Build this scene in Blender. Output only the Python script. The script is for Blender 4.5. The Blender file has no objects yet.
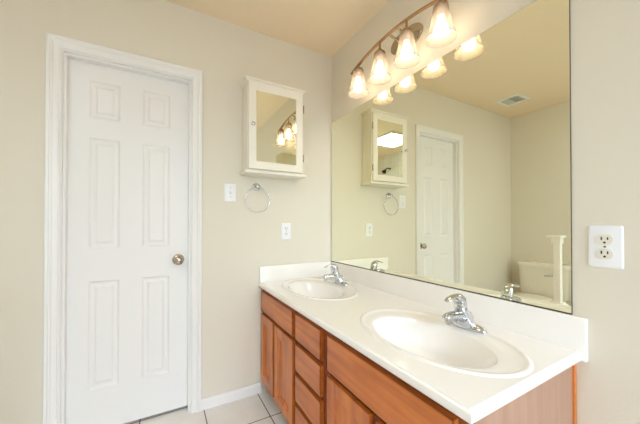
import bpy, bmesh, math, random
from mathutils import Vector, Matrix
random.seed(4)
C = bpy.context.scene.collection
S = bpy.context.scene
PI = math.pi

# ------------------------------------------------------------------ camera
cam = bpy.data.cameras.new('camera')
cam.sensor_width = 36.0
cam.lens = 281.25 / 640 * 36
cam.shift_x = -2.36 / 640
cam.shift_y = 9.15 / 640
cam.clip_start = 0.02
co = bpy.data.objects.new('camera', cam); C.objects.link(co)
yaw, pit = 0.5171, 0.0086
fw = Vector((math.sin(yaw)*math.cos(pit), math.cos(yaw)*math.cos(pit), math.sin(pit)))
co.location = (-1.1639, -1.8967, 1.1542)
co.rotation_euler = fw.to_track_quat('-Z', 'Y').to_euler()
S.camera = co

# ------------------------------------------------------------------ light, world, exposure
DAY_POWER, BULB, DOME, EXPOSURE = 420.0, 15.0, 8.5, 0.81
w = bpy.data.worlds.new('daylight'); S.world = w; w.use_nodes = True
w.node_tree.nodes['Background'].inputs['Color'].default_value = (0.78, 0.88, 1.0, 1)
w.node_tree.nodes['Background'].inputs['Strength'].default_value = 2.0
S.view_settings.view_transform = 'Standard'
S.view_settings.look = 'None'
S.view_settings.gamma = 1.0
S.view_settings.use_curve_mapping = False
S.view_settings.exposure = EXPOSURE
WIN = (-1.35, -0.15, 0.30, 2.15)          # window in the rear wall: x0, x1, z0, z1
DEPTH, WID, H = 3.35, 2.653, 2.4756       # the room: y from -DEPTH to 0, x from -WID to 0
ld = bpy.data.lights.new('window_daylight', 'AREA'); ld.shape = 'RECTANGLE'
ld.size, ld.size_y = 4.2, 3.2
ld.energy = DAY_POWER; ld.color = (0.68, 0.84, 1.0)
lo = bpy.data.objects.new('window_daylight', ld); C.objects.link(lo)
lo.location = (-0.75, -DEPTH-3.3, 3.7)   # the open sky, high outside the window
lo.rotation_euler = (Vector((-0.75, -0.6, 0.45)) - lo.location).to_track_quat('-Z', 'Z').to_euler()
try:
    S.cycles.max_bounces = 14; S.cycles.diffuse_bounces = 8; S.cycles.glossy_bounces = 8
    S.cycles.transmission_bounces = 8; S.cycles.transparent_max_bounces = 12
    S.cycles.caustics_reflective = True; S.cycles.blur_glossy = 0.3; S.cycles.sample_clamp_indirect = 6.0; S.cycles.caustics_refractive = False
except Exception:
    pass

# ------------------------------------------------------------------ materials
def lin(c):
    return tuple(((v/255)/12.92 if v/255 <= .04045 else ((v/255+.055)/1.055)**2.4) for v in c) + (1,)
def mat(name, rgb, rough=0.5, metal=0.0, bump=0.0, scale=200, coat=0.0, spec=0.5, detail=2, vary=0.0):
    m = bpy.data.materials.new(name); m.use_nodes = True
    nt = m.node_tree; b = nt.nodes['Principled BSDF']
    b.inputs['Base Color'].default_value = lin(rgb)
    b.inputs['Roughness'].default_value = rough
    b.inputs['Metallic'].default_value = metal
    b.inputs['Specular IOR Level'].default_value = spec
    b.inputs['Coat Weight'].default_value = coat
    tc = nt.nodes.new('ShaderNodeTexCoord')
    n = nt.nodes.new('ShaderNodeTexNoise'); n.inputs['Scale'].default_value = scale; n.inputs['Detail'].default_value = detail
    nt.links.new(tc.outputs['Object'], n.inputs['Vector'])
    if bump:
        bp = nt.nodes.new('ShaderNodeBump'); bp.inputs['Strength'].default_value = bump; bp.inputs['Distance'].default_value = 0.004
        nt.links.new(n.outputs['Fac'], bp.inputs['Height']); nt.links.new(bp.outputs['Normal'], b.inputs['Normal'])
    if vary:
        mx = nt.nodes.new('ShaderNodeMix'); mx.data_type = 'RGBA'
        mx.inputs[6].default_value = lin(rgb); mx.inputs[7].default_value = lin(tuple(v*(1-vary) for v in rgb))
        nt.links.new(n.outputs['Fac'], mx.inputs[0]); nt.links.new(mx.outputs[2], b.inputs['Base Color'])
    return m
M = {}
M['wall'] = mat('wall_paint', (225, 219, 204), 0.75, bump=0.12, scale=130, spec=0.25)
M['ceil'] = mat('ceiling_paint', (238, 220, 192), 0.8, bump=0.15, scale=90, spec=0.2)
M['trim'] = mat('white_trim_paint', (238, 237, 235), 0.35, vary=0.01)
M['door'] = mat('white_door_paint', (236, 235, 233), 0.38, bump=0.03, scale=90)
M['marble'] = mat('cultured_marble', (250, 247, 243), 0.14, coat=0.3, vary=0.02, scale=6)
M['chrome'] = mat('chrome', (212, 216, 222), 0.09, 1.0, vary=0.02)
M['nickel'] = mat('brushed_nickel', (198, 184, 160), 0.25, 1.0, vary=0.1)
M['bronze'] = mat('dark_nickel', (186, 156, 124), 0.28, 1.0, vary=0.1)
M['satin'] = mat('satin_nickel', (196, 184, 168), 0.22, 1.0, vary=0.05)
M['plastic'] = mat('white_plastic', (240, 241, 244), 0.3, vary=0.01)
M['ivory'] = mat('ivory_plastic', (232, 229, 216), 0.35, vary=0.01)
M['dark'] = mat('dark_slot', (28, 25, 22), 0.6, vary=0.1)
M['cream'] = mat('cream_cabinet_paint', (240, 236, 224), 0.35, vary=0.01)
M['mirror'] = mat('mirror_silver', (246, 246, 226), 0.0, 1.0)
M['mirror_edge'] = mat('mirror_edge', (88, 84, 72), 0.3, vary=0.2, scale=30)
M['porcelain'] = mat('porcelain', (236, 230, 216), 0.12, coat=0.3, vary=0.01)
M['postwhite'] = mat('white_post_paint', (240, 238, 230), 0.4, vary=0.01)
M['ventgrey'] = mat('vent_louver_paint', (214, 214, 204), 0.5, vary=0.05)
M['black'] = mat('dark_toe_kick_board', (70, 45, 30), 0.7, vary=0.1)  # plain dark brown for the toe kick board
M['rubber'] = mat('dark_bronze_shower', (60, 52, 46), 0.3, 0.8, vary=0.1)

def wood(name, a, b_, axis, rough=0.32):
    m = bpy.data.materials.new(name); m.use_nodes = True
    nt = m.node_tree; b = nt.nodes['Principled BSDF']
    b.inputs['Roughness'].default_value = rough; b.inputs['Coat Weight'].default_value = 0.15
    tc = nt.nodes.new('ShaderNodeTexCoord'); mp = nt.nodes.new('ShaderNodeMapping')
    sc = [34, 34, 34]; sc[axis] = 2.2
    mp.inputs['Scale'].default_value = sc
    n = nt.nodes.new('ShaderNodeTexNoise'); n.inputs['Scale'].default_value = 1.0; n.inputs['Detail'].default_value = 6
    n2 = nt.nodes.new('ShaderNodeTexNoise'); n2.inputs['Scale'].default_value = 7.0; n2.inputs['Detail'].default_value = 3
    ad = nt.nodes.new('ShaderNodeMath'); ad.operation = 'MULTIPLY_ADD'; ad.inputs[1].default_value = 0.45
    rp = nt.nodes.new('ShaderNodeValToRGB')
    rp.color_ramp.elements[0].position = 0.45; rp.color_ramp.elements[0].color = lin(a)
    rp.color_ramp.elements[1].position = 1.0; rp.color_ramp.elements[1].color = lin(b_)
    nt.links.new(tc.outputs['Object'], mp.inputs['Vector']); nt.links.new(mp.outputs['Vector'], n.inputs['Vector'])
    nt.links.new(tc.outputs['Object'], n2.inputs['Vector'])
    nt.links.new(n2.outputs['Fac'], ad.inputs[0]); nt.links.new(n.outputs['Fac'], ad.inputs[2])
    nt.links.new(ad.outputs[0], rp.inputs['Fac']); nt.links.new(rp.outputs['Color'], b.inputs['Base Color'])
    bp = nt.nodes.new('ShaderNodeBump'); bp.inputs['Strength'].default_value = 0.04; bp.inputs['Distance'].default_value = 0.002
    nt.links.new(n.outputs['Fac'], bp.inputs['Height']); nt.links.new(bp.outputs['Normal'], b.inputs['Normal'])
    return m
M['wood_v'] = wood('maple_vertical', (222, 134, 60), (172, 88, 34), 2)
M['wood_h'] = wood('maple_horizontal', (220, 130, 58), (168, 84, 32), 1)
M['wood_frame'] = wood('maple_gap_shade', (156, 80, 40), (120, 58, 26), 2)  # maple darkened: the shade in the gaps between fronts is in the colour
M['laminate'] = wood('pale_wood_laminate', (182, 144, 122), (164, 124, 102), 2, 0.3)

def floor_mat(name, base, grout, pitch, ox, oy, gw, axes=(0, 1), rough=0.3):
    m = bpy.data.materials.new(name); m.use_nodes = True
    nt = m.node_tree; b = nt.nodes['Principled BSDF']; b.inputs['Roughness'].default_value = rough
    tc = nt.nodes.new('ShaderNodeTexCoord'); sp = nt.nodes.new('ShaderNodeSeparateXYZ')
    nt.links.new(tc.outputs['Object'], sp.inputs[0])
    ds = []
    for ax, off in zip(axes, (ox, oy)):
        a = nt.nodes.new('ShaderNodeMath'); a.operation = 'SUBTRACT'; a.inputs[1].default_value = off
        nt.links.new(sp.outputs[ax], a.inputs[0])
        p = nt.nodes.new('ShaderNodeMath'); p.operation = 'PINGPONG'; p.inputs[1].default_value = pitch/2
        nt.links.new(a.outputs[0], p.inputs[0]); ds.append(p)
    mn = nt.nodes.new('ShaderNodeMath'); mn.operation = 'MINIMUM'
    nt.links.new(ds[0].outputs[0], mn.inputs[0]); nt.links.new(ds[1].outputs[0], mn.inputs[1])
    lt = nt.nodes.new('ShaderNodeMath'); lt.operation = 'LESS_THAN'; lt.inputs[1].default_value = gw/2
    nt.links.new(mn.outputs[0], lt.inputs[0])
    n = nt.nodes.new('ShaderNodeTexNoise'); n.inputs['Scale'].default_value = 9; n.inputs['Detail'].default_value = 5
    nt.links.new(tc.outputs['Object'], n.inputs['Vector'])
    m1 = nt.nodes.new('ShaderNodeMix'); m1.data_type = 'RGBA'
    m1.inputs[6].default_value = lin(base); m1.inputs[7].default_value = lin(tuple(v*.93 for v in base))
    nt.links.new(n.outputs['Fac'], m1.inputs[0])
    m2 = nt.nodes.new('ShaderNodeMix'); m2.data_type = 'RGBA'; m2.inputs[7].default_value = lin(grout)
    nt.links.new(lt.outputs[0], m2.inputs[0]); nt.links.new(m1.outputs[2], m2.inputs[6])
    nt.links.new(m2.outputs[2], b.inputs['Base Color'])
    return m
M['floor'] = floor_mat('floor_tile', (240, 236, 231), (112, 92, 82), 0.338, -0.597, -0.270, 0.006)
M['tile'] = floor_mat('shower_tile', (232, 230, 224), (190, 186, 176), 0.2, 0.0, 0.03, 0.005, (1, 2), 0.2)

def glass_pane():
    m = bpy.data.materials.new('window_glass'); m.use_nodes = True; nt = m.node_tree
    nt.nodes.remove(nt.nodes['Principled BSDF']); out = nt.nodes['Material Output']
    t = nt.nodes.new('ShaderNodeBsdfTransparent'); g = nt.nodes.new('ShaderNodeBsdfGlossy'); g.inputs['Roughness'].default_value = 0.02
    x = nt.nodes.new('ShaderNodeMixShader'); x.inputs[0].default_value = 0.06
    nt.links.new(t.outputs[0], x.inputs[1]); nt.links.new(g.outputs[0], x.inputs[2]); nt.links.new(x.outputs[0], out.inputs[0])
    return m
M['pane'] = glass_pane()
def shade_glass():
    m = bpy.data.materials.new('frosted_shade_glass'); m.use_nodes = True; nt = m.node_tree
    nt.nodes.remove(nt.nodes['Principled BSDF']); out = nt.nodes['Material Output']
    tl = nt.nodes.new('ShaderNodeBsdfTranslucent'); tl.inputs['Color'].default_value = (0.165, 0.135, 0.105, 1)
    df = nt.nodes.new('ShaderNodeBsdfDiffuse'); df.inputs['Color'].default_value = (0.55, 0.50, 0.43, 1)
    tr = nt.nodes.new('ShaderNodeBsdfTransparent')
    a = nt.nodes.new('ShaderNodeMixShader'); a.inputs[0].default_value = 0.45
    nt.links.new(tl.outputs[0], a.inputs[1]); nt.links.new(df.outputs[0], a.inputs[2])
    b = nt.nodes.new('ShaderNodeMixShader'); b.inputs[0].default_value = 0.32
    nt.links.new(a.outputs[0], b.inputs[1]); nt.links.new(tr.outputs[0], b.inputs[2])
    nt.links.new(b.outputs[0], out.inputs[0])
    return m
M['shade'] = shade_glass()
def emit(name, col, s):
    m = bpy.data.materials.new(name); m.use_nodes = True; nt = m.node_tree
    nt.nodes.remove(nt.nodes['Principled BSDF']); out = nt.nodes['Material Output']
    e = nt.nodes.new('ShaderNodeEmission'); e.inputs[0].default_value = col; e.inputs[1].default_value = s
    nt.links.new(e.outputs[0], out.inputs[0]); return m
M['dome'] = emit('ceiling_diffuser_glow', (0.85, 0.94, 1.0, 1), DOME)
M['bulb'] = emit('bulb_glow', (1.0, 0.80, 0.58, 1), BULB)

# ------------------------------------------------------------------ mesh helpers
def obj(name, bm, m, parent=None, smooth=False, angle=None):
    bmesh.ops.remove_doubles(bm, verts=bm.verts, dist=1e-6)
    bmesh.ops.recalc_face_normals(bm, faces=bm.faces)
    me = bpy.data.meshes.new(name); bm.to_mesh(me); bm.free()
    me.materials.append(M[m] if isinstance(m, str) else m)
    if smooth:
        for p in me.polygons: p.use_smooth = True
        if angle: me.set_sharp_from_angle(angle=math.radians(angle))
    o = bpy.data.objects.new(name, me); C.objects.link(o)
    if parent: o.parent = parent
    return o
def thing(name, label, cat, loc=(0, 0, 0), rotz=0, group=None):
    o = bpy.data.objects.new(name, None); C.objects.link(o); o.empty_display_size = 0.05
    o.location = loc; o.rotation_euler = (0, 0, rotz); o['label'] = label; o['category'] = cat
    if group: o['group'] = group
    return o
def tag(o, label, cat, group=None):
    o['label'] = label; o['category'] = cat
    if group: o['group'] = group
    return o
def struct(name, bm, m, parent=None, **k):
    o = obj(name, bm, m, parent, **k)
    if parent is None: o['kind'] = 'structure'
    return o
def dup(root, loc, label):
    r = root.copy(); C.objects.link(r); r.location = loc; r['label'] = label
    for ch in list(root.children):
        c = ch.copy(); C.objects.link(c); c.parent = r
        for g in list(ch.children):
            d = g.copy(); C.objects.link(d); d.parent = c
    return r
def box(bm, x0, x1, y0, y1, z0, z1, bev=0.0, seg=2):
    r = bmesh.ops.create_cube(bm, size=1.0)
    for v in r['verts']:
        v.co = Vector(((x0+x1)/2 + v.co.x*(x1-x0), (y0+y1)/2 + v.co.y*(y1-y0), (z0+z1)/2 + v.co.z*(z1-z0)))
    if bev:
        es = set(e for v in r['verts'] for e in v.link_edges)
        bmesh.ops.bevel(bm, geom=list(es), offset=bev, segments=seg, affect='EDGES', profile=0.5)
    return bm
def B(*a, **k): return box(bmesh.new(), *a, **k)
def loft(bm, rings, cap0=True, cap1=True, closed=True):
    vs = [[bm.verts.new(p) for p in r] for r in rings]
    n = len(vs[0])
    for a, b in zip(vs, vs[1:]):
        for i in range(n if closed else n-1):
            j = (i+1) % n
            bm.faces.new((a[i], a[j], b[j], b[i]))
    if cap0: bm.faces.new(vs[0][::-1])
    if cap1: bm.faces.new(vs[-1])
    return bm
def ell(cx, cy, z, a, b, n=32, p=2.0):
    out = []
    for i in range(n):
        t = 2*PI*i/n; c, s = math.cos(t), math.sin(t)
        out.append(Vector((cx + a*math.copysign(abs(c)**(2/p), c), cy + b*math.copysign(abs(s)**(2/p), s), z)))
    return out
def lathe(bm, prof, n=32, cx=0, cy=0, cap0=True, cap1=True):
    return loft(bm, [ell(cx, cy, z, r, r, n) for r, z in prof], cap0, cap1)
def tube(bm, pts, rad, n=12, flat=None, cap=True):
    """tube along pts; rad float or list; flat = list of vertical squash factors"""
    pts = [Vector(p) for p in pts]
    rad = rad if isinstance(rad, (list, tuple)) else [rad]*len(pts)
    rings = []; ref = None
    for i, p in enumerate(pts):
        t = (pts[min(i+1, len(pts)-1)] - pts[max(i-1, 0)]).normalized()
        if ref is None:
            ref = Vector((0, 1, 0)) if abs(t.y) < 0.9 else Vector((0, 0, 1))
        s = (ref - t*ref.dot(t)).normalized(); u = t.cross(s); ref = s
        f = flat[i] if flat else 1.0
        rings.append([p + s*math.cos(2*PI*k/n)*rad[i] + u*math.sin(2*PI*k/n)*rad[i]*f for k in range(n)])
    return loft(bm, rings, cap, cap)
def torus(bm, R, r, N=48, n=10):   # in the xz plane
    vs = [[bm.verts.new(((R+r*math.cos(2*PI*k/n))*math.cos(2*PI*i/N), r*math.sin(2*PI*k/n), (R+r*math.cos(2*PI*k/n))*math.sin(2*PI*i/N))) for k in range(n)] for i in range(N)]
    for i in range(N):
        for k in range(n):
            bm.faces.new((vs[i][k], vs[(i+1) % N][k], vs[(i+1) % N][(k+1) % n], vs[i][(k+1) % n]))
    return bm
def panelled(bm, us, vs, panels, prof, P, back):
    """slab whose front is cut at us x vs; the cells in panels get a nested moulding prof [(inset, depth)]. P(u, v, d) -> point, d towards the back."""
    def quad(q): bm.faces.new([bm.verts.new(P(*c)) for c in q])
    for i in range(len(us)-1):
        for j in range(len(vs)-1):
            a, b, c, d = us[i], us[i+1], vs[j], vs[j+1]
            if (i, j) not in panels:
                quad([(a, c, 0), (b, c, 0), (b, d, 0), (a, d, 0)]); continue
            pi, pd = 0, 0
            for ins, dep in prof:
                o = [(a+pi, c+pi, pd), (b-pi, c+pi, pd), (b-pi, d-pi, pd), (a+pi, d-pi, pd)]
                n = [(a+ins, c+ins, dep), (b-ins, c+ins, dep), (b-ins, d-ins, dep), (a+ins, d-ins, dep)]
                for k in range(4):
                    quad([o[k], o[(k+1) % 4], n[(k+1) % 4], n[k]])
                pi, pd = ins, dep
            quad(n)
    a, b, c, d = us[0], us[-1], vs[0], vs[-1]
    f = [(a, c), (b, c), (b, d), (a, d)]
    for k in range(4):
        p, q = f[k], f[(k+1) % 4]
        quad([(p[0], p[1], 0), (p[0], p[1], back), (q[0], q[1], back), (q[0], q[1], 0)])
    quad([(x, y, back) for x, y in f][::-1])
    return bm

# ------------------------------------------------------------------ the room
DX0, DX1, DZ = -1.610, -1.012, 2.040      # clear door opening
T = 0.12
bm = bmesh.new()
box(bm, -WID-T, DX0-0.02, 0, T, 0, H); box(bm, DX1+0.02, T, 0, T, 0, H); box(bm, DX0-0.02, DX1+0.02, 0, T, DZ+0.02, H)
box(bm, DX0-0.3, DX1+0.3, T+0.06, T+0.1, -0.02, H)  # unseen panels added behind the door block outside light at its gap
box(bm, DX0-0.3, DX0-0.2, T, T+0.1, -0.02, H); box(bm, DX1+0.2, DX1+0.3, T, T+0.1, -0.02, H)
struct('wall_back', bm, 'wall')
struct('wall_right', B(0, T, -DEPTH-T, 0, 0, H), 'wall')
struct('wall_left', B(-WID-T, -WID, -DEPTH-T, 0, 0, H), 'wall')
bm = bmesh.new()
box(bm, -WID, WIN[0], -DEPTH-T, -DEPTH, 0, H); box(bm, WIN[1], 0, -DEPTH-T, -DEPTH, 0, H)
box(bm, WIN[0], WIN[1], -DEPTH-T, -DEPTH, 0, WIN[2]); box(bm, WIN[0], WIN[1], -DEPTH-T, -DEPTH, WIN[3], H)
struct('wall_front', bm, 'wall')
struct('floor', B(-WID-T, T, -DEPTH-T, 0.24, -0.1, 0), 'floor')
struct('ceiling', B(-WID-T, T, -DEPTH-T, 0.24, H, H+0.1), 'ceil')

# door in the back wall
bm = bmesh.new()
ux = [DX0+0.0015, -1.512, -1.374, -1.266, -1.126, DX1-0.0015]
uz = [0.018, 0.250, 0.838, 1.020, 1.622, 1.733, 1.937, DZ-0.002]
prof = [(0.006, 0.0055), (0.012, 0.0085), (0.026, 0.0075), (0.036, 0.0015)]
panelled(bm, ux, uz, {(i, j) for i in (1, 3) for j in (1, 3, 5)}, prof, lambda u, v, d: Vector((u, 0.058+d, v)), 0.035)
door = struct('door_1', bm, 'door')
bm = bmesh.new()
KX, KZ = -1.078, 0.932
loft(bm, [[Vector((KX+r*math.cos(2*PI*k/28), 0.058-d, KZ+r*math.sin(2*PI*k/28))) for k in range(28)] for r, d in
          [(0.033, 0), (0.033, 0.004), (0.026, 0.009), (0.013, 0.013), (0.012, 0.03), (0.018, 0.036), (0.026, 0.044), (0.028, 0.053), (0.025, 0.062), (0.016, 0.068), (0.004, 0.070)]])
obj('door_knob', bm, 'satin', door, True, 50)
# frame: jambs, stops and moulded casing
bm = bmesh.new()
for s, x in ((1, DX0), (-1, DX1)):
    box(bm, *sorted((x, x-s*0.02)), 0, T, 0, DZ); box(bm, *sorted((x, x+s*0.011)), 0.018, 0.0577, 0, DZ-0.011)
box(bm, DX0-0.02, DX1+0.02, 0, T, DZ, DZ+0.02); box(bm, DX0, DX1, 0.018, 0.0577, DZ-0.011, DZ)
struct('trim_1', bm, 'trim')
bm = bmesh.new()
cp = [(0.0, 0), (0.0, 0.008), (0.007, 0.011), (0.010, 0.0075), (0.018, 0.009), (0.030, 0.012), (0.033, 0.016), (0.040, 0.018), (0.044, 0.014), (0.054, 0.016), (0.058, 0.013), (0.058, 0)]
a0, a1, az = DX0-0.003, DX1+0.003, DZ+0.006
rings = []
for sx, x, z in ((-1, a0, 0.0), (-1, a0, az), (1, a1, az), (1, a1, 0.0)):
    rings.append([Vector((x+sx*o, -d, z+(o if z > 0 else 0))) for o, d in cp])
loft(bm, rings, True, True)
struct('trim_2', bm, 'trim')

def baseboard(name, p, q, n):
    """from p to q on the floor, n = direction into the room"""
    pr = [(0, 0), (0.012, 0), (0.012, 0.052), (0.009, 0.060), (0.004, 0.066), (0, 0.066)]
    p, q, n = Vector(p), Vector(q), Vector(n)
    return struct(name, loft(bmesh.new(), [[e + n*a + Vector((0, 0, b)) for a, b in pr] for e in (p, q)]), 'trim')
baseboard('baseboard_back', (DX1+0.061, 0, 0), (-0.572, 0, 0), (0, -1, 0))
baseboard('baseboard_back.001', (-WID, 0, 0), (DX0-0.061, 0, 0), (0, -1, 0))
baseboard('baseboard_right', (0, -1.53, 0), (0, -DEPTH, 0), (-1, 0, 0))
baseboard('baseboard_left', (-WID, -0.012, 0), (-WID, -0.98, 0), (1, 0, 0))
baseboard('baseboard_front', (-1.88, -DEPTH, 0), (-0.012, -DEPTH, 0), (0, 1, 0))

# window behind the camera, the daylight comes in through it
x0, x1, z0, z1 = WIN
bm = bmesh.new()
y0, y1 = -DEPTH-0.09, -DEPTH-0.04
for a in ((x0, x0+0.045, z0, z1), (x1-0.045, x1, z0, z1), (x0+0.045, x1-0.045, z0, z0+0.045), (x0+0.045, x1-0.045, z1-0.045, z1), ((x0+x1)/2-0.02, (x0+x1)/2+0.02, z0+0.045, z1-0.045)):
    box(bm, a[0], a[1], y0, y1, a[2], a[3], 0.004)
wf = struct('window_1', bm, 'trim')
bm = bmesh.new(); box(bm, x0+0.04, x1-0.04, -DEPTH-0.068, -DEPTH-0.062, z0+0.04, z1-0.04)
obj('pane', bm, 'pane', wf)
obj('window_sill', B(x0-0.04, x1+0.04, -DEPTH-0.04, -DEPTH+0.04, z0-0.025, z0, bev=0.005), 'trim', wf)

# tiled bath alcove along the left wall
bm = bmesh.new(); box(bm, -WID, -WID+0.012, -2.72, -1.0, 0.42, H-0.002)
struct('trim_3', bm, 'tile')

# ------------------------------------------------------------------ vanity cabinet
VL = 1.505; FX, DXF = -0.558, -0.578      # face frame plane, plane of the door and drawer faces
van = thing('vanity_cabinet', 'long honey maple double vanity cabinet under the white sink top', 'cabinet', (0, 0, 0))
bm = bmesh.new()
fr = lambda y0, y1, z0, z1: box(bm, FX, FX+0.02, y0, y1, z0, z1)
fr(-VL, -0.004, 0.09, 0.722)
obj('face_frame', bm, 'wood_frame', van)
obj('cabinet_floor', B(FX+0.02, -0.004, -VL+0.012, -0.004, 0.09, 0.105), 'laminate', van)
obj('cabinet_back', B(-0.010, -0.001, -VL+0.012, -0.016, 0.105, 0.70), 'laminate', van)
obj('cabinet_side', B(FX+0.02, -0.010, -0.016, -0.004, 0.105, 0.722), 'laminate', van)
obj('end_panel', B(FX+0.02, -0.018, -VL, -VL+0.012, 0.0, 0.722), 'laminate', van)
obj('scribe_strip', B(-0.018, -0.001, -VL-0.006, -VL+0.012, 0.0, 0.722, bev=0.002), 'wood_v', van)
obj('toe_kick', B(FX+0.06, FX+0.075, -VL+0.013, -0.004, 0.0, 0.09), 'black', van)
def face(y0, y1): return lambda u, v, d: Vector((DXF+d, u, v))
def cab_door(y0, y1, z0, z1):
    s = 0.052
    bm = bmesh.new()
    panelled(bm, [y0, y0+s, y1-s, y1], [z0, z0+s, z1-s, z1], {(1, 1)}, [(0.003, 0.005), (0.011, 0.006), (0.014, 0.012)], face(y0, y1), 0.0195)
    o = obj('door', bm, 'wood_v', van)
    return o
def slab_front(name, y0, y1, z0, z1):
    bm = bmesh.new()
    panelled(bm, [y0, y1], [z0, z1], {(0, 0)}, [(0.0, 0.003), (0.004, 0.0005), (0.008, 0.0)], face(y0, y1), 0.0195)
    return obj(name, bm, 'wood_h', van)
slab_front('false_front', -0.548, -0.022, 0.566, 0.698)
slab_front('false_front', -1.478, -0.900, 0.552, 0.698)
for a in ((-0.252, -0.022), (-0.550, -0.284)): cab_door(a[0], a[1], 0.095, 0.545)
for a in ((-1.172, -0.905), (-1.478, -1.206)): cab_door(a[0], a[1], 0.095, 0.531)
for z0_, z1_ in ((0.566, 0.698), (0.412, 0.546), (0.257, 0.392), (0.100, 0.237)): slab_front('drawer', -0.846, -0.584, z0_, z1_)

# ------------------------------------------------------------------ vanity top with the two moulded bowls
top = thing('sink_counter', 'long white cultured marble vanity top with two oval sinks', 'countertop', (0, 0, 0))
TF, TR, TZ = -0.590, -1.530, 0.751
bm = bmesh.new()
rim = [  # (shift towards the front, ax, ay, z) from the flat top to the lip of the bowl
    (0.0, 0.2115, 0.3205, 0.0), (0.0, 0.2095, 0.3190, 0.0), (0.0, 0.2085, 0.3178, 0.0003), (0.0, 0.206, 0.315, 0.0030), (0.0, 0.202, 0.310, 0.0052), (0.0, 0.197, 0.304, 0.0042), (0.0, 0.192, 0.298, 0.0006), (-0.001, 0.188, 0.292, -0.0012),
    (-0.008, 0.170, 0.268, -0.0030), (-0.016, 0.155, 0.246, -0.0042), (-0.020, 0.149, 0.238, -0.0075)]
bowl = [(-0.020, 0.149, 0.238, -0.0075), (-0.021, 0.146, 0.234, -0.013), (-0.021, 0.141, 0.227, -0.025), (-0.018, 0.132, 0.214, -0.047), (-0.012, 0.119, 0.195, -0.073),
        (-0.004, 0.101, 0.166, -0.097), (0.004, 0.077, 0.128, -0.113), (0.010, 0.051, 0.083, -0.122), (0.014, 0.024, 0.026, -0.126)]
XC = -0.312
ext = 0.010
def corner_angles(cx, cy, x0, x1, y0, y1):
    return [math.atan2(y-cy, x-cx) for x in (x0, x1) for y in (y0, y1)]
bowls = []
for cy, y0_, y1_ in ((-0.341, -0.762, -0.02), (-1.194, TR+ext, -0.762)):
    x0_, x1_ = TF+ext, -0.02
    angs = sorted([2*PI*i/120-PI for i in range(120)] + corner_angles(XC, cy, x0_, x1_, y0_, y1_))
    def edge(t):
        c, s = math.cos(t), math.sin(t); k = 1e9
        if c > 1e-9: k = min(k, (x1_-XC)/c)
        if c < -1e-9: k = min(k, (x0_-XC)/c)
        if s > 1e-9: k = min(k, (y1_-cy)/s)
        if s < -1e-9: k = min(k, (y0_-cy)/s)
        return Vector((XC+k*c, cy+k*s, TZ))
    def el(r, t):
        dx, ax, ay, z = r; c, s = math.cos(t), math.sin(t); q = 1/math.sqrt((c/ax)**2+(s/ay)**2)
        return Vector((XC+dx+q*c, cy+q*s, TZ+z))
    loft(bm, [[edge(t) for t in angs]] + [[el(r, t) for t in angs] for r in rim], False, False)
    bb = bmesh.new(); loft(bb, [[el(r, t) for t in angs] for r in bowl], False, True); bowls.append((bb, cy))
# rounded nosing along the front and the open end
nose = [(0.0, 0.0), (0.0012, -0.0012), (0.0025, -0.0030), (0.0060, -0.0038), (0.0090, -0.0062), (0.010, -0.010), (0.010, -0.022), (0.008, -0.027), (0.004, -0.029), (-0.03, -0.029)]
fx, ey = TF+ext, TR+ext
rings = []
for px, py, nx, ny in ((fx, -0.002, -1, 0), (fx, ey, -1, -1), (-0.0, ey, 0, -1)):
    rings.append([Vector((px+nx*o, py+ny*o, TZ+z)) for o, z in nose])
vs = [[bm.verts.new(p) for p in r] for r in rings]
for a, b in zip(vs, vs[1:]):
    for i in range(len(nose)-1): bm.faces.new((a[i], b[i], b[i+1], a[i+1]))
bm.faces.new(vs[0]); bm.faces.new(vs[-1][::-1])
# strips of flat top under the splashes
for q in (((fx, -0.02), (-0.02, -0.02), (-0.02, -0.002), (fx, -0.002)), ((-0.02, ey), (0, ey), (0, -0.002), (-0.02, -0.002))):
    bm.faces.new([bm.verts.new((x, y, TZ)) for x, y in q])
obj('counter_slab', bm, 'marble', top, True, 40)
for bb, cy in bowls:
    bo = obj('sink_basin', bb, 'marble', top, True)
    d = bmesh.new(); lathe(d, [(0.027, TZ-0.1262), (0.027, TZ-0.1235), (0.022, TZ-0.122), (0.018, TZ-0.1235), (0.017, TZ-0.121), (0.008, TZ-0.119), (0.002, TZ-0.119)], 24, XC+0.014, cy)
    obj('drain', d, 'chrome', bo, True, 50)
obj('backsplash', B(-0.02, -0.001, -1.541, -0.001, TZ-0.03, 0.857, bev=0.005, seg=3), 'marble', top, True, 40)
obj('side_splash', B(TF+0.004, -0.0205, -0.021, -0.001, TZ-0.002, 0.860, bev=0.005, seg=3), 'marble', top, True, 40)

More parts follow.
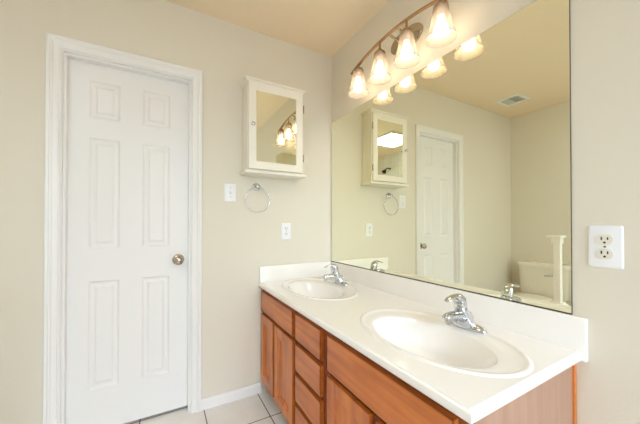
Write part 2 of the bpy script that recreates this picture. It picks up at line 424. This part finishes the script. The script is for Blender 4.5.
# ------------------------------------------------------------------ faucets (authored with the spout towards -x)
def make_faucet(label, loc):
    t = thing('faucet', label, 'faucet', loc, 0, 'chrome faucets on the vanity top')
    bm = bmesh.new()
    loft(bm, [ell(0, 0, z, a, b, 40, 2.3) for a, b, z in [(0.026, 0.076, 0), (0.0265, 0.0765, 0.004), (0.025, 0.074, 0.010), (0.022, 0.066, 0.016), (0.016, 0.05, 0.021), (0.004, 0.02, 0.023)]])
    obj('base_plate', bm, 'chrome', t, True, 60)
    bm = bmesh.new()
    loft(bm, [ell(cx, 0, z, a, b, 28) for cx, z, a, b in [(0.000, 0.008, 0.028, 0.050), (-0.004, 0.018, 0.028, 0.040), (-0.011, 0.030, 0.0285, 0.032), (-0.023, 0.050, 0.0275, 0.027), (-0.034, 0.070, 0.0250, 0.0245), (-0.041, 0.084, 0.0225, 0.0225), (-0.042, 0.0865, 0.019, 0.019)]])
    obj('body', bm, 'chrome', t, True, 60)
    bm = bmesh.new()
    tube(bm, [(0.000, 0, 0.034), (-0.03, 0, 0.047), (-0.06, 0, 0.057), (-0.09, 0, 0.060), (-0.118, 0, 0.058), (-0.130, 0, 0.054), (-0.134, 0, 0.050)],
         [0.026, 0.025, 0.022, 0.019, 0.018, 0.015, 0.007], 20, [1.0, .9, .8, .78, .8, .8, .8])
    sp = obj('spout', bm, 'chrome', t, True, 60)
    bm = bmesh.new(); lathe(bm, [(0.010, 0.030), (0.0115, 0.034), (0.0115, 0.052)], 20, -0.116, 0)
    obj('aerator', bm, 'chrome', sp, True, 50)
    bm = bmesh.new()
    tube(bm, [(-0.041, 0, 0.0855), (-0.042, 0, 0.092), (-0.044, 0, 0.103), (-0.047, 0, 0.113), (-0.054, 0, 0.122), (-0.067, 0, 0.128), (-0.086, 0, 0.129), (-0.106, 0, 0.125), (-0.121, 0, 0.118), (-0.125, 0, 0.116)],
         [0.0225, 0.0238, 0.0238, 0.0230, 0.0205, 0.0165, 0.0140, 0.0130, 0.0115, 0.006], 20, [1, 1, 1, .95, .8, .58, .45, .38, .32, .3])
    obj('lever_handle', bm, 'chrome', t, True, 60)
    bm = bmesh.new(); tube(bm, [(0.020, 0, 0.012), (0.020, 0, 0.045)], 0.0026, 8); lathe(bm, [(0.003, 0.045), (0.0055, 0.048), (0.0055, 0.053), (0.002, 0.056)], 12, 0.020, 0)
    obj('lift_rod', bm, 'chrome', t, True, 50)
    return t
f1 = make_faucet('chrome lever faucet at the sink in the corner by the side splash', (-0.128, -0.320, TZ+0.0001))
f2 = dup(f1, (-0.130, -1.220, TZ+0.0001), 'chrome lever faucet at the sink nearer the wall outlet and the toilet reflection')

# ------------------------------------------------------------------ big wall mirror
mr = thing('wall_mirror', 'large frameless vanity mirror on the wall above the white backsplash', 'mirror', (0, 0, 0))
MY0, MY1, MZ0, MZ1 = -1.501, -0.006, 0.860, 1.952
obj('backing', B(-0.0045, -0.0005, MY0, MY1, MZ0, MZ1), 'mirror_edge', mr)
bm = bmesh.new(); box(bm, -0.0062, -0.0046, MY0+0.001, MY1-0.001, MZ0+0.001, MZ1-0.0015)
obj('mirror_glass', bm, 'mirror', mr)
bm = bmesh.new(); box(bm, -0.0085, -0.0005, MY0, MY1, MZ0-0.0025, MZ0-0.0001); box(bm, -0.0085, -0.0065, MY0, MY1, MZ0-0.0001, MZ0+0.002)
obj('bottom_channel', bm, 'mirror_edge', mr)

# ------------------------------------------------------------------ four lamp vanity light
LX, LYC, LYS, SH0, SH1 = -0.106, -0.789, 0.1995, 1.950, 2.113
vl = thing('vanity_light', 'four lamp nickel vanity light with frosted bell shades above the mirror', 'wall lamp', (0, LYC, 2.165))
def L(p): return Vector(p) - Vector((0, LYC, 2.165))
bm = bmesh.new()
def yz_ring(x, ay, az, n=40): return [L((x, LYC+ay*math.cos(2*PI*k/n), 2.163+az*math.sin(2*PI*k/n))) for k in range(n)]
loft(bm, [yz_ring(x, a, b) for x, a, b in [(-0.0005, .115, .060), (-0.010, .115, .060), (-0.015, .108, .054), (-0.016, .098, .047), (-0.021, .092, .042), (-0.025, .07, .03), (-0.027, .02, .01)]])
obj('back_plate', bm, 'nickel', vl, True, 40)
barz = lambda y: 2.178 - 0.42*(y-LYC)**2
for dy in (-0.03, 0.03):
    bm = bmesh.new()
    tube(bm, [L((-0.02, LYC+dy, 2.165)), L((-0.06, LYC+dy, 2.170)), L((LX, LYC+dy, barz(LYC+dy)))], 0.006, 10)
    obj('arm', bm, 'nickel', vl, True, 60)
bm = bmesh.new()
rings = []
for i in range(41):
    y = LYC - 0.372 + 0.744*i/40; z = barz(y)
    rings.append([L((LX+dx, y, z+dz)) for dx, dz in ((-0.008, -0.004), (0.008, -0.004), (0.008, 0.004), (-0.008, 0.004))])
loft(bm, rings)
obj('arched_bar', bm, 'bronze', vl)
for k in range(4):
    y = LYC + (1.5-k)*LYS
    bm = bmesh.new()
    zb = barz(y) - 0.003
    lathe(bm, [(0.0065, zb), (0.0065, 2.128), (0.012, 2.126), (0.024, 2.120), (0.0315, 2.112), (0.0325, 2.100), (0.0300, 2.1005), (0.004, 2.116)], 24, 0, 0)
    for v in bm.verts: v.co = L((LX+v.co.x, y+v.co.y, v.co.z))
    obj('holder', bm, 'bronze', vl, True, 40)
    pr = [(0.0285, 2.112), (0.031, 2.106), (0.0345, 2.09), (0.039, 2.06), (0.044, 2.03), (0.0505, 2.004), (0.0575, 1.983), (0.0635, 1.969), (0.066, 1.962)]
    bm = bmesh.new()
    lathe(bm, pr, 36, 0, 0, False, False)
    for v in bm.verts: v.co = L((LX+v.co.x, y+v.co.y, v.co.z))
    sh = obj('lamp_shade', bm, 'shade', vl, True)
    bm = bmesh.new()
    lathe(bm, [(0.003, 1.974), (0.014, 1.977), (0.024, 1.985), (0.0295, 1.998), (0.028, 2.014), (0.021, 2.032), (0.014, 2.05), (0.013, 2.062)], 24, 0, 0)
    for v in bm.verts: v.co = L((LX+v.co.x, y+v.co.y, v.co.z))
    obj('bulb', bm, 'bulb', sh, True)
    bm = bmesh.new()
    lathe(bm, [(0.0138, 2.0625), (0.0138, 2.085), (0.017, 2.088), (0.017, 2.108)], 16, 0, 0)
    for v in bm.verts: v.co = L((LX+v.co.x, y+v.co.y, v.co.z))
    obj('socket', bm, 'plastic', sh, True, 40)

# ------------------------------------------------------------------ medicine cabinet
mc = thing('medicine_cabinet', 'cream wall cabinet with mirrored door hanging above the towel ring', 'cabinet', (-0.507, 0, 1.47))
def Q(x0, x1, y0, y1, z0, z1, **k): return B(x0+0.507, x1+0.507, y0, y1, z0-1.47, z1-1.47, **k)
obj('body', Q(-0.700, -0.314, -0.120, -0.001, 1.498, 2.060, bev=0.002), 'cream', mc)
bm = bmesh.new()
for x0_, x1_, y0_, za, zb, bv in ((-0.708, -0.306, -0.130, 2.060, 2.070, 0.002), (-0.718, -0.296, -0.140, 2.070, 2.083, 0.004)):
    box(bm, x0_+0.507, x1_+0.507, y0_, -0.001, za-1.47, zb-1.47, bv)
obj('crown', bm, 'cream', mc)
bm = bmesh.new()
for x0_, x1_, y0_, za, zb, bv in ((-0.708, -0.306, -0.130, 1.491, 1.498, 0.002), (-0.720, -0.294, -0.142, 1.476, 1.491, 0.004)):
    box(bm, x0_+0.507, x1_+0.507, y0_, -0.001, za-1.47, zb-1.47, bv)
obj('base_molding', bm, 'cream', mc)
bm = bmesh.new()
panelled(bm, [-0.694+.507, -0.649+.507, -0.366+.507, -0.3205+.507], [1.503-1.47, 1.550-1.47, 2.010-1.47, 2.055-1.47], {(1, 1)}, [(0.003, 0.0035), (0.004, 0.006)],
         lambda u, v, d: Vector((u, -0.138+d, v)), 0.0165)
dr = obj('door', bm, 'cream', mc)
obj('mirror_glass', Q(-0.6445, -0.3705, -0.1335, -0.1321, 1.5545, 2.0055), 'mirror', dr)
bm = bmesh.new()
loft(bm, [[Vector((-0.671+.507+r*math.cos(2*PI*k/20), -0.138-d, 1.782-1.47+r*math.sin(2*PI*k/20))) for k in range(20)] for r, d in [(0.006, 0), (0.005, 0.008), (0.010, 0.012), (0.0125, 0.018), (0.010, 0.024), (0.003, 0.026)]])
obj('knob', bm, 'chrome', dr, True, 60)
for z in (1.945, 1.605):
    bm = bmesh.new(); tube(bm, [(-0.3145+.507, -0.1385, z-1.47-0.026), (-0.3145+.507, -0.1385, z-1.47+0.026)], 0.0048, 10)
    obj('hinge', bm, 'satin', mc, True, 60)

# ------------------------------------------------------------------ towel ring
tr = thing('towel_ring', 'round chrome towel ring on the wall under the cream cabinet', 'towel ring', (-0.607, 0, 1.402))
bm = bmesh.new()
loft(bm, [[Vector((r*math.cos(2*PI*k/28), -d, 0.002+r*0.85*math.sin(2*PI*k/28))) for k in range(28)] for r, d in [(0.030, 0.0005), (0.030, 0.007), (0.025, 0.012), (0.014, 0.015), (0.011, 0.026), (0.013, 0.034), (0.012, 0.046), (0.006, 0.050)]])
obj('mount', bm, 'chrome', tr, True, 50)
bm = torus(bmesh.new(), 0.083, 0.0032)
for v in bm.verts: v.co += Vector((0, -0.037, -0.089))
obj('ring', bm, 'chrome', tr, True)

# ------------------------------------------------------------------ switch and outlets (authored facing -y, plate centre at the origin)
def plate(pw, ph, t):
    bm = bmesh.new()
    def rr(hw, hh, y, r=0.006, n=5):
        out = []
        for cx, cz, a0_ in ((hw-r, hh-r, 0), (-hw+r, hh-r, 90), (-hw+r, -hh+r, 180), (hw-r, -hh+r, 270)):
            for i in range(n+1):
                a = math.radians(a0_+90*i/n); out.append(Vector((cx+r*math.cos(a), y, cz+r*math.sin(a))))
        return out
    loft(bm, [rr(pw/2, ph/2, -0.0003), rr(pw/2, ph/2, -0.002), rr(pw/2-0.002, ph/2-0.002, -0.0045), rr(pw/2-0.006, ph/2-0.006, -0.0058)])
    return obj('cover_plate', bm, 'plastic', t, True, 30)
def disc_y(bm, cx, cz, r, ya, yb, n=16, flat=None):
    ring = []
    for y in (ya, yb):
        pts = []
        for k in range(n):
            x_, z_ = r*math.cos(2*PI*k/n), r*math.sin(2*PI*k/n)
            if flat: z_ = max(-flat, min(flat, z_))
            pts.append(Vector((cx+x_, y, cz+z_)))
        ring.append(pts)
    return loft(bm, ring)
def screw(t, cz):
    obj('screw', disc_y(bmesh.new(), 0, cz, 0.0032, -0.0055, -0.0068, 12), 'satin', t)
def outlet(label, loc, rotz, pw, ph, m, k):
    t = thing('wall_outlet', label, 'outlet', loc, rotz)
    plate(pw, ph, t); screw(t, 0)
    for cz in (0.0195*k, -0.0195*k):
        rc = obj('receptacle', disc_y(bmesh.new(), 0, cz, 0.0172*k, -0.005, -0.0085, 36, 0.0142*k), m, t)
        bm = bmesh.new()
        for sx, hh in ((-0.0064*k, 0.0045*k), (0.0064*k, 0.0036*k)): box(bm, sx-0.0014*k, sx+0.0014*k, -0.0090, -0.0080, cz+0.0035*k-hh, cz+0.0035*k+hh)
        disc_y(bm, 0, cz-0.0078*k, 0.0028*k, -0.0080, -0.0090, 12)
        obj('slot', bm, 'dark', rc)
    return t
outlet('white duplex outlet on the grey white wall right of the mirror', (0, -1.5805, 1.0845), -PI/2, 0.078, 0.129, 'ivory', 1.08)
outlet('small white outlet on the door wall above the side splash', (-0.388, 0, 1.099), 0, 0.074, 0.117, 'plastic', 1.0)
sw = thing('light_switch', 'white toggle light switch between the door and the towel ring', 'light switch', (-0.779, 0, 1.357))
plate(0.074, 0.117, sw)
for cz in (0.030, -0.030): screw(sw, cz)
obj('switch_slot', B(-0.0055, 0.0055, -0.0064, -0.0050, -0.0125, 0.0125), 'ventgrey', sw)
bm = bmesh.new()
loft(bm, [[Vector((sx*hw, y, z+sz*hz)) for sx, sz in ((-1, -1), (1, -1), (1, 1), (-1, 1))] for y, z, hw, hz in ((-0.006, 0.0, 0.0042, 0.009), (-0.011, 0.003, 0.004, 0.0062), (-0.017, 0.007, 0.0035, 0.0042))])
obj('toggle', bm, 'plastic', sw)

# ------------------------------------------------------------------ seen in the mirror: vent, toilet, post, bath
cv = thing('ceiling_vent', 'rectangular pale ceiling vent reflected near the top of the mirror', 'vent', (-2.09, -0.30, H))
bm = bmesh.new()
for a in ((-0.117, 0.117, -0.112, -0.085), (-0.117, 0.117, 0.085, 0.112), (-0.117, -0.085, -0.085, 0.085), (0.085, 0.117, -0.085, 0.085)): box(bm, a[0], a[1], a[2], a[3], -0.010, -0.0005, 0.002)
obj('vent_frame', bm, 'trim', cv)
obj('vent_backing', B(-0.085, 0.085, -0.085, 0.085, -0.002, -0.0005), 'ventgrey', cv)
for i in range(9):
    bm = B(-0.084, 0.084, -0.0075, 0.0075, -0.0009, 0.0009)
    R_ = Matrix.Rotation(math.radians(40 if i < 5 else -40), 4, 'X')
    for v in bm.verts: v.co = R_ @ v.co + Vector((0, -0.074+i*0.0185, -0.0085))
    obj('louver', bm, 'ventgrey', cv)

tl = thing('toilet', 'off white two piece toilet reflected at the lower right of the mirror', 'toilet', (-WID, -0.395, 0))
def sring(cx, cy, z, a, b, n=40, p=2.0): return ell(cx, cy, z, a, b, n, p)
bm = bmesh.new()   # tank, x from the wall
loft(bm, [sring(0.105, 0, z, a, b, 48, 6) for z, a, b in [(0.336, 0.070, 0.200), (0.345, 0.080, 0.215), (0.40, 0.084, 0.222), (0.53, 0.090, 0.230), (0.664, 0.094, 0.240)]])
tank = obj('tank', bm, 'porcelain', tl, True, 50)
bm = bmesh.new(); tube(bm, [(0.193, -0.125, 0.602), (0.214, -0.125, 0.602), (0.224, -0.112, 0.600), (0.227, -0.045, 0.592)], [0.013, 0.010, 0.010, 0.008], 12)
obj('flush_lever', bm, 'chrome', tank, True, 60)
bm = bmesh.new()
loft(bm, [sring(0.107, 0, z, a, b, 48, 6) for z, a, b in [(0.6645, 0.094, 0.238), (0.669, 0.095, 0.239), (0.671, 0.105, 0.250), (0.702, 0.106, 0.251), (0.712, 0.101, 0.246), (0.717, 0.08, 0.222)]])
obj('tank_lid', bm, 'porcelain', tl, True, 50)
bm = bmesh.new()
loft(bm, [sring(cx, 0, z, a, b, 40, p) for cx, z, a, b, p in [(0.36, 0.0, 0.25, 0.115, 2.8), (0.36, 0.05, 0.245, 0.11, 2.8), (0.365, 0.14, 0.225, 0.098, 2.5), (0.385, 0.22, 0.235, 0.115, 2.4), (0.41, 0.27, 0.245, 0.155, 2.3), (0.425, 0.325, 0.245, 0.178, 2.2), (0.425, 0.349, 0.245, 0.18, 2.2)]])
box(bm, 0.02, 0.25, -0.13, 0.13, 0.26, 0.335, 0.02)
obj('bowl', bm, 'porcelain', tl, True, 50)
bm = bmesh.new()
loft(bm, [sring(0.452, 0, z, a, b, 40, 2.3) for z, a, b in [(0.3495, 0.228, 0.180), (0.353, 0.234, 0.186), (0.363, 0.234, 0.186), (0.367, 0.228, 0.181)]])
obj('seat', bm, 'porcelain', tl, True, 50)
bm = bmesh.new()
loft(bm, [sring(0.452, 0, z, a, b, 40, 2.3) for z, a, b in [(0.3675, 0.227, 0.180), (0.370, 0.232, 0.185), (0.379, 0.232, 0.185), (0.385, 0.220, 0.174), (0.387, 0.15, 0.11)]])
obj('seat_lid', bm, 'porcelain', tl, True, 50)

po = thing('white_post', 'slim white post with stepped cap reflected in front of the toilet tank', 'post', (-1.60, -0.870, 0))
bm = bmesh.new(); box(bm, -0.022, 0.022, -0.022, 0.022, 0.40, 1.0, 0.003); obj('shaft', bm, 'postwhite', po)
bm = bmesh.new()
for k, za, zb in ((0.010, 0.992, 1.040), (0.040, 1.040, 1.058)): box(bm, -0.024-k, 0.024+k*.4, -0.024-k*.25, 0.024+k, za, zb, 0.003)
obj('cap', bm, 'postwhite', po)
bm = bmesh.new()
loft(bm, [[Vector((-h*.3-0.03, -h, z)), Vector((0.03+h*.3-0.008, -h, z)), Vector((0.03, 0.03, z)), Vector((-0.03, 0.03, z))] for h, z in ((0.17, 0.0), (0.17, 0.28), (0.155, 0.36), (0.11, 0.44), (0.06, 0.50), (0.03, 0.53))])
obj('foot', bm, 'postwhite', po)

bt = thing('bathtub', 'white alcove bathtub along the tiled wall behind the camera', 'bathtub', (-WID+0.001, -1.86, 0))
bm = bmesh.new()
hx, hy = 0.375, 0.86
def rr2(ax, ay, z, cx=hx): return [Vector((cx+p.x, p.y, z)) for p in ell(0, 0, 0, ax, ay, 48, 9)]
loft(bm, [rr2(hx, hy, 0.0), rr2(hx, hy, 0.40), rr2(hx-0.006, hy-0.006, 0.414), rr2(hx-0.06, hy-0.08, 0.414), rr2(hx-0.08, hy-0.1, 0.39), rr2(hx-0.13, hy-0.2, 0.12), rr2(hx-0.2, hy-0.3, 0.09)])
obj('tub', bm, 'porcelain', bt, True, 45)
sh_ = thing('shower_head', 'dark shower head on a short arm reflected in the cabinet mirror', 'shower head', (-WID+0.0125, -2.40, 2.20))
bm = bmesh.new(); tube(bm, [(0, 0, 0), (0.05, 0, 0.012), (0.10, 0, 0.0), (0.13, 0, -0.03)], 0.011, 12); obj('arm', bm, 'rubber', sh_, True, 60)
bm = bmesh.new(); tube(bm, [(0.125, 0, -0.025), (0.145, 0, -0.05), (0.165, 0, -0.075)], [0.015, 0.03, 0.045], 20); obj('spray_head', bm, 'rubber', sh_, True, 50)

cl = thing('ceiling_light', 'square frosted ceiling light above the bath reflected in the cabinet mirror', 'ceiling light', (-1.95, -1.62, H))
obj('frame', B(-0.27, 0.27, -0.27, 0.27, -0.03, -0.0005, bev=0.004), 'trim', cl)
obj('diffuser', B(-0.25, 0.25, -0.25, 0.25, -0.05, -0.0305, bev=0.008), 'dome', cl)
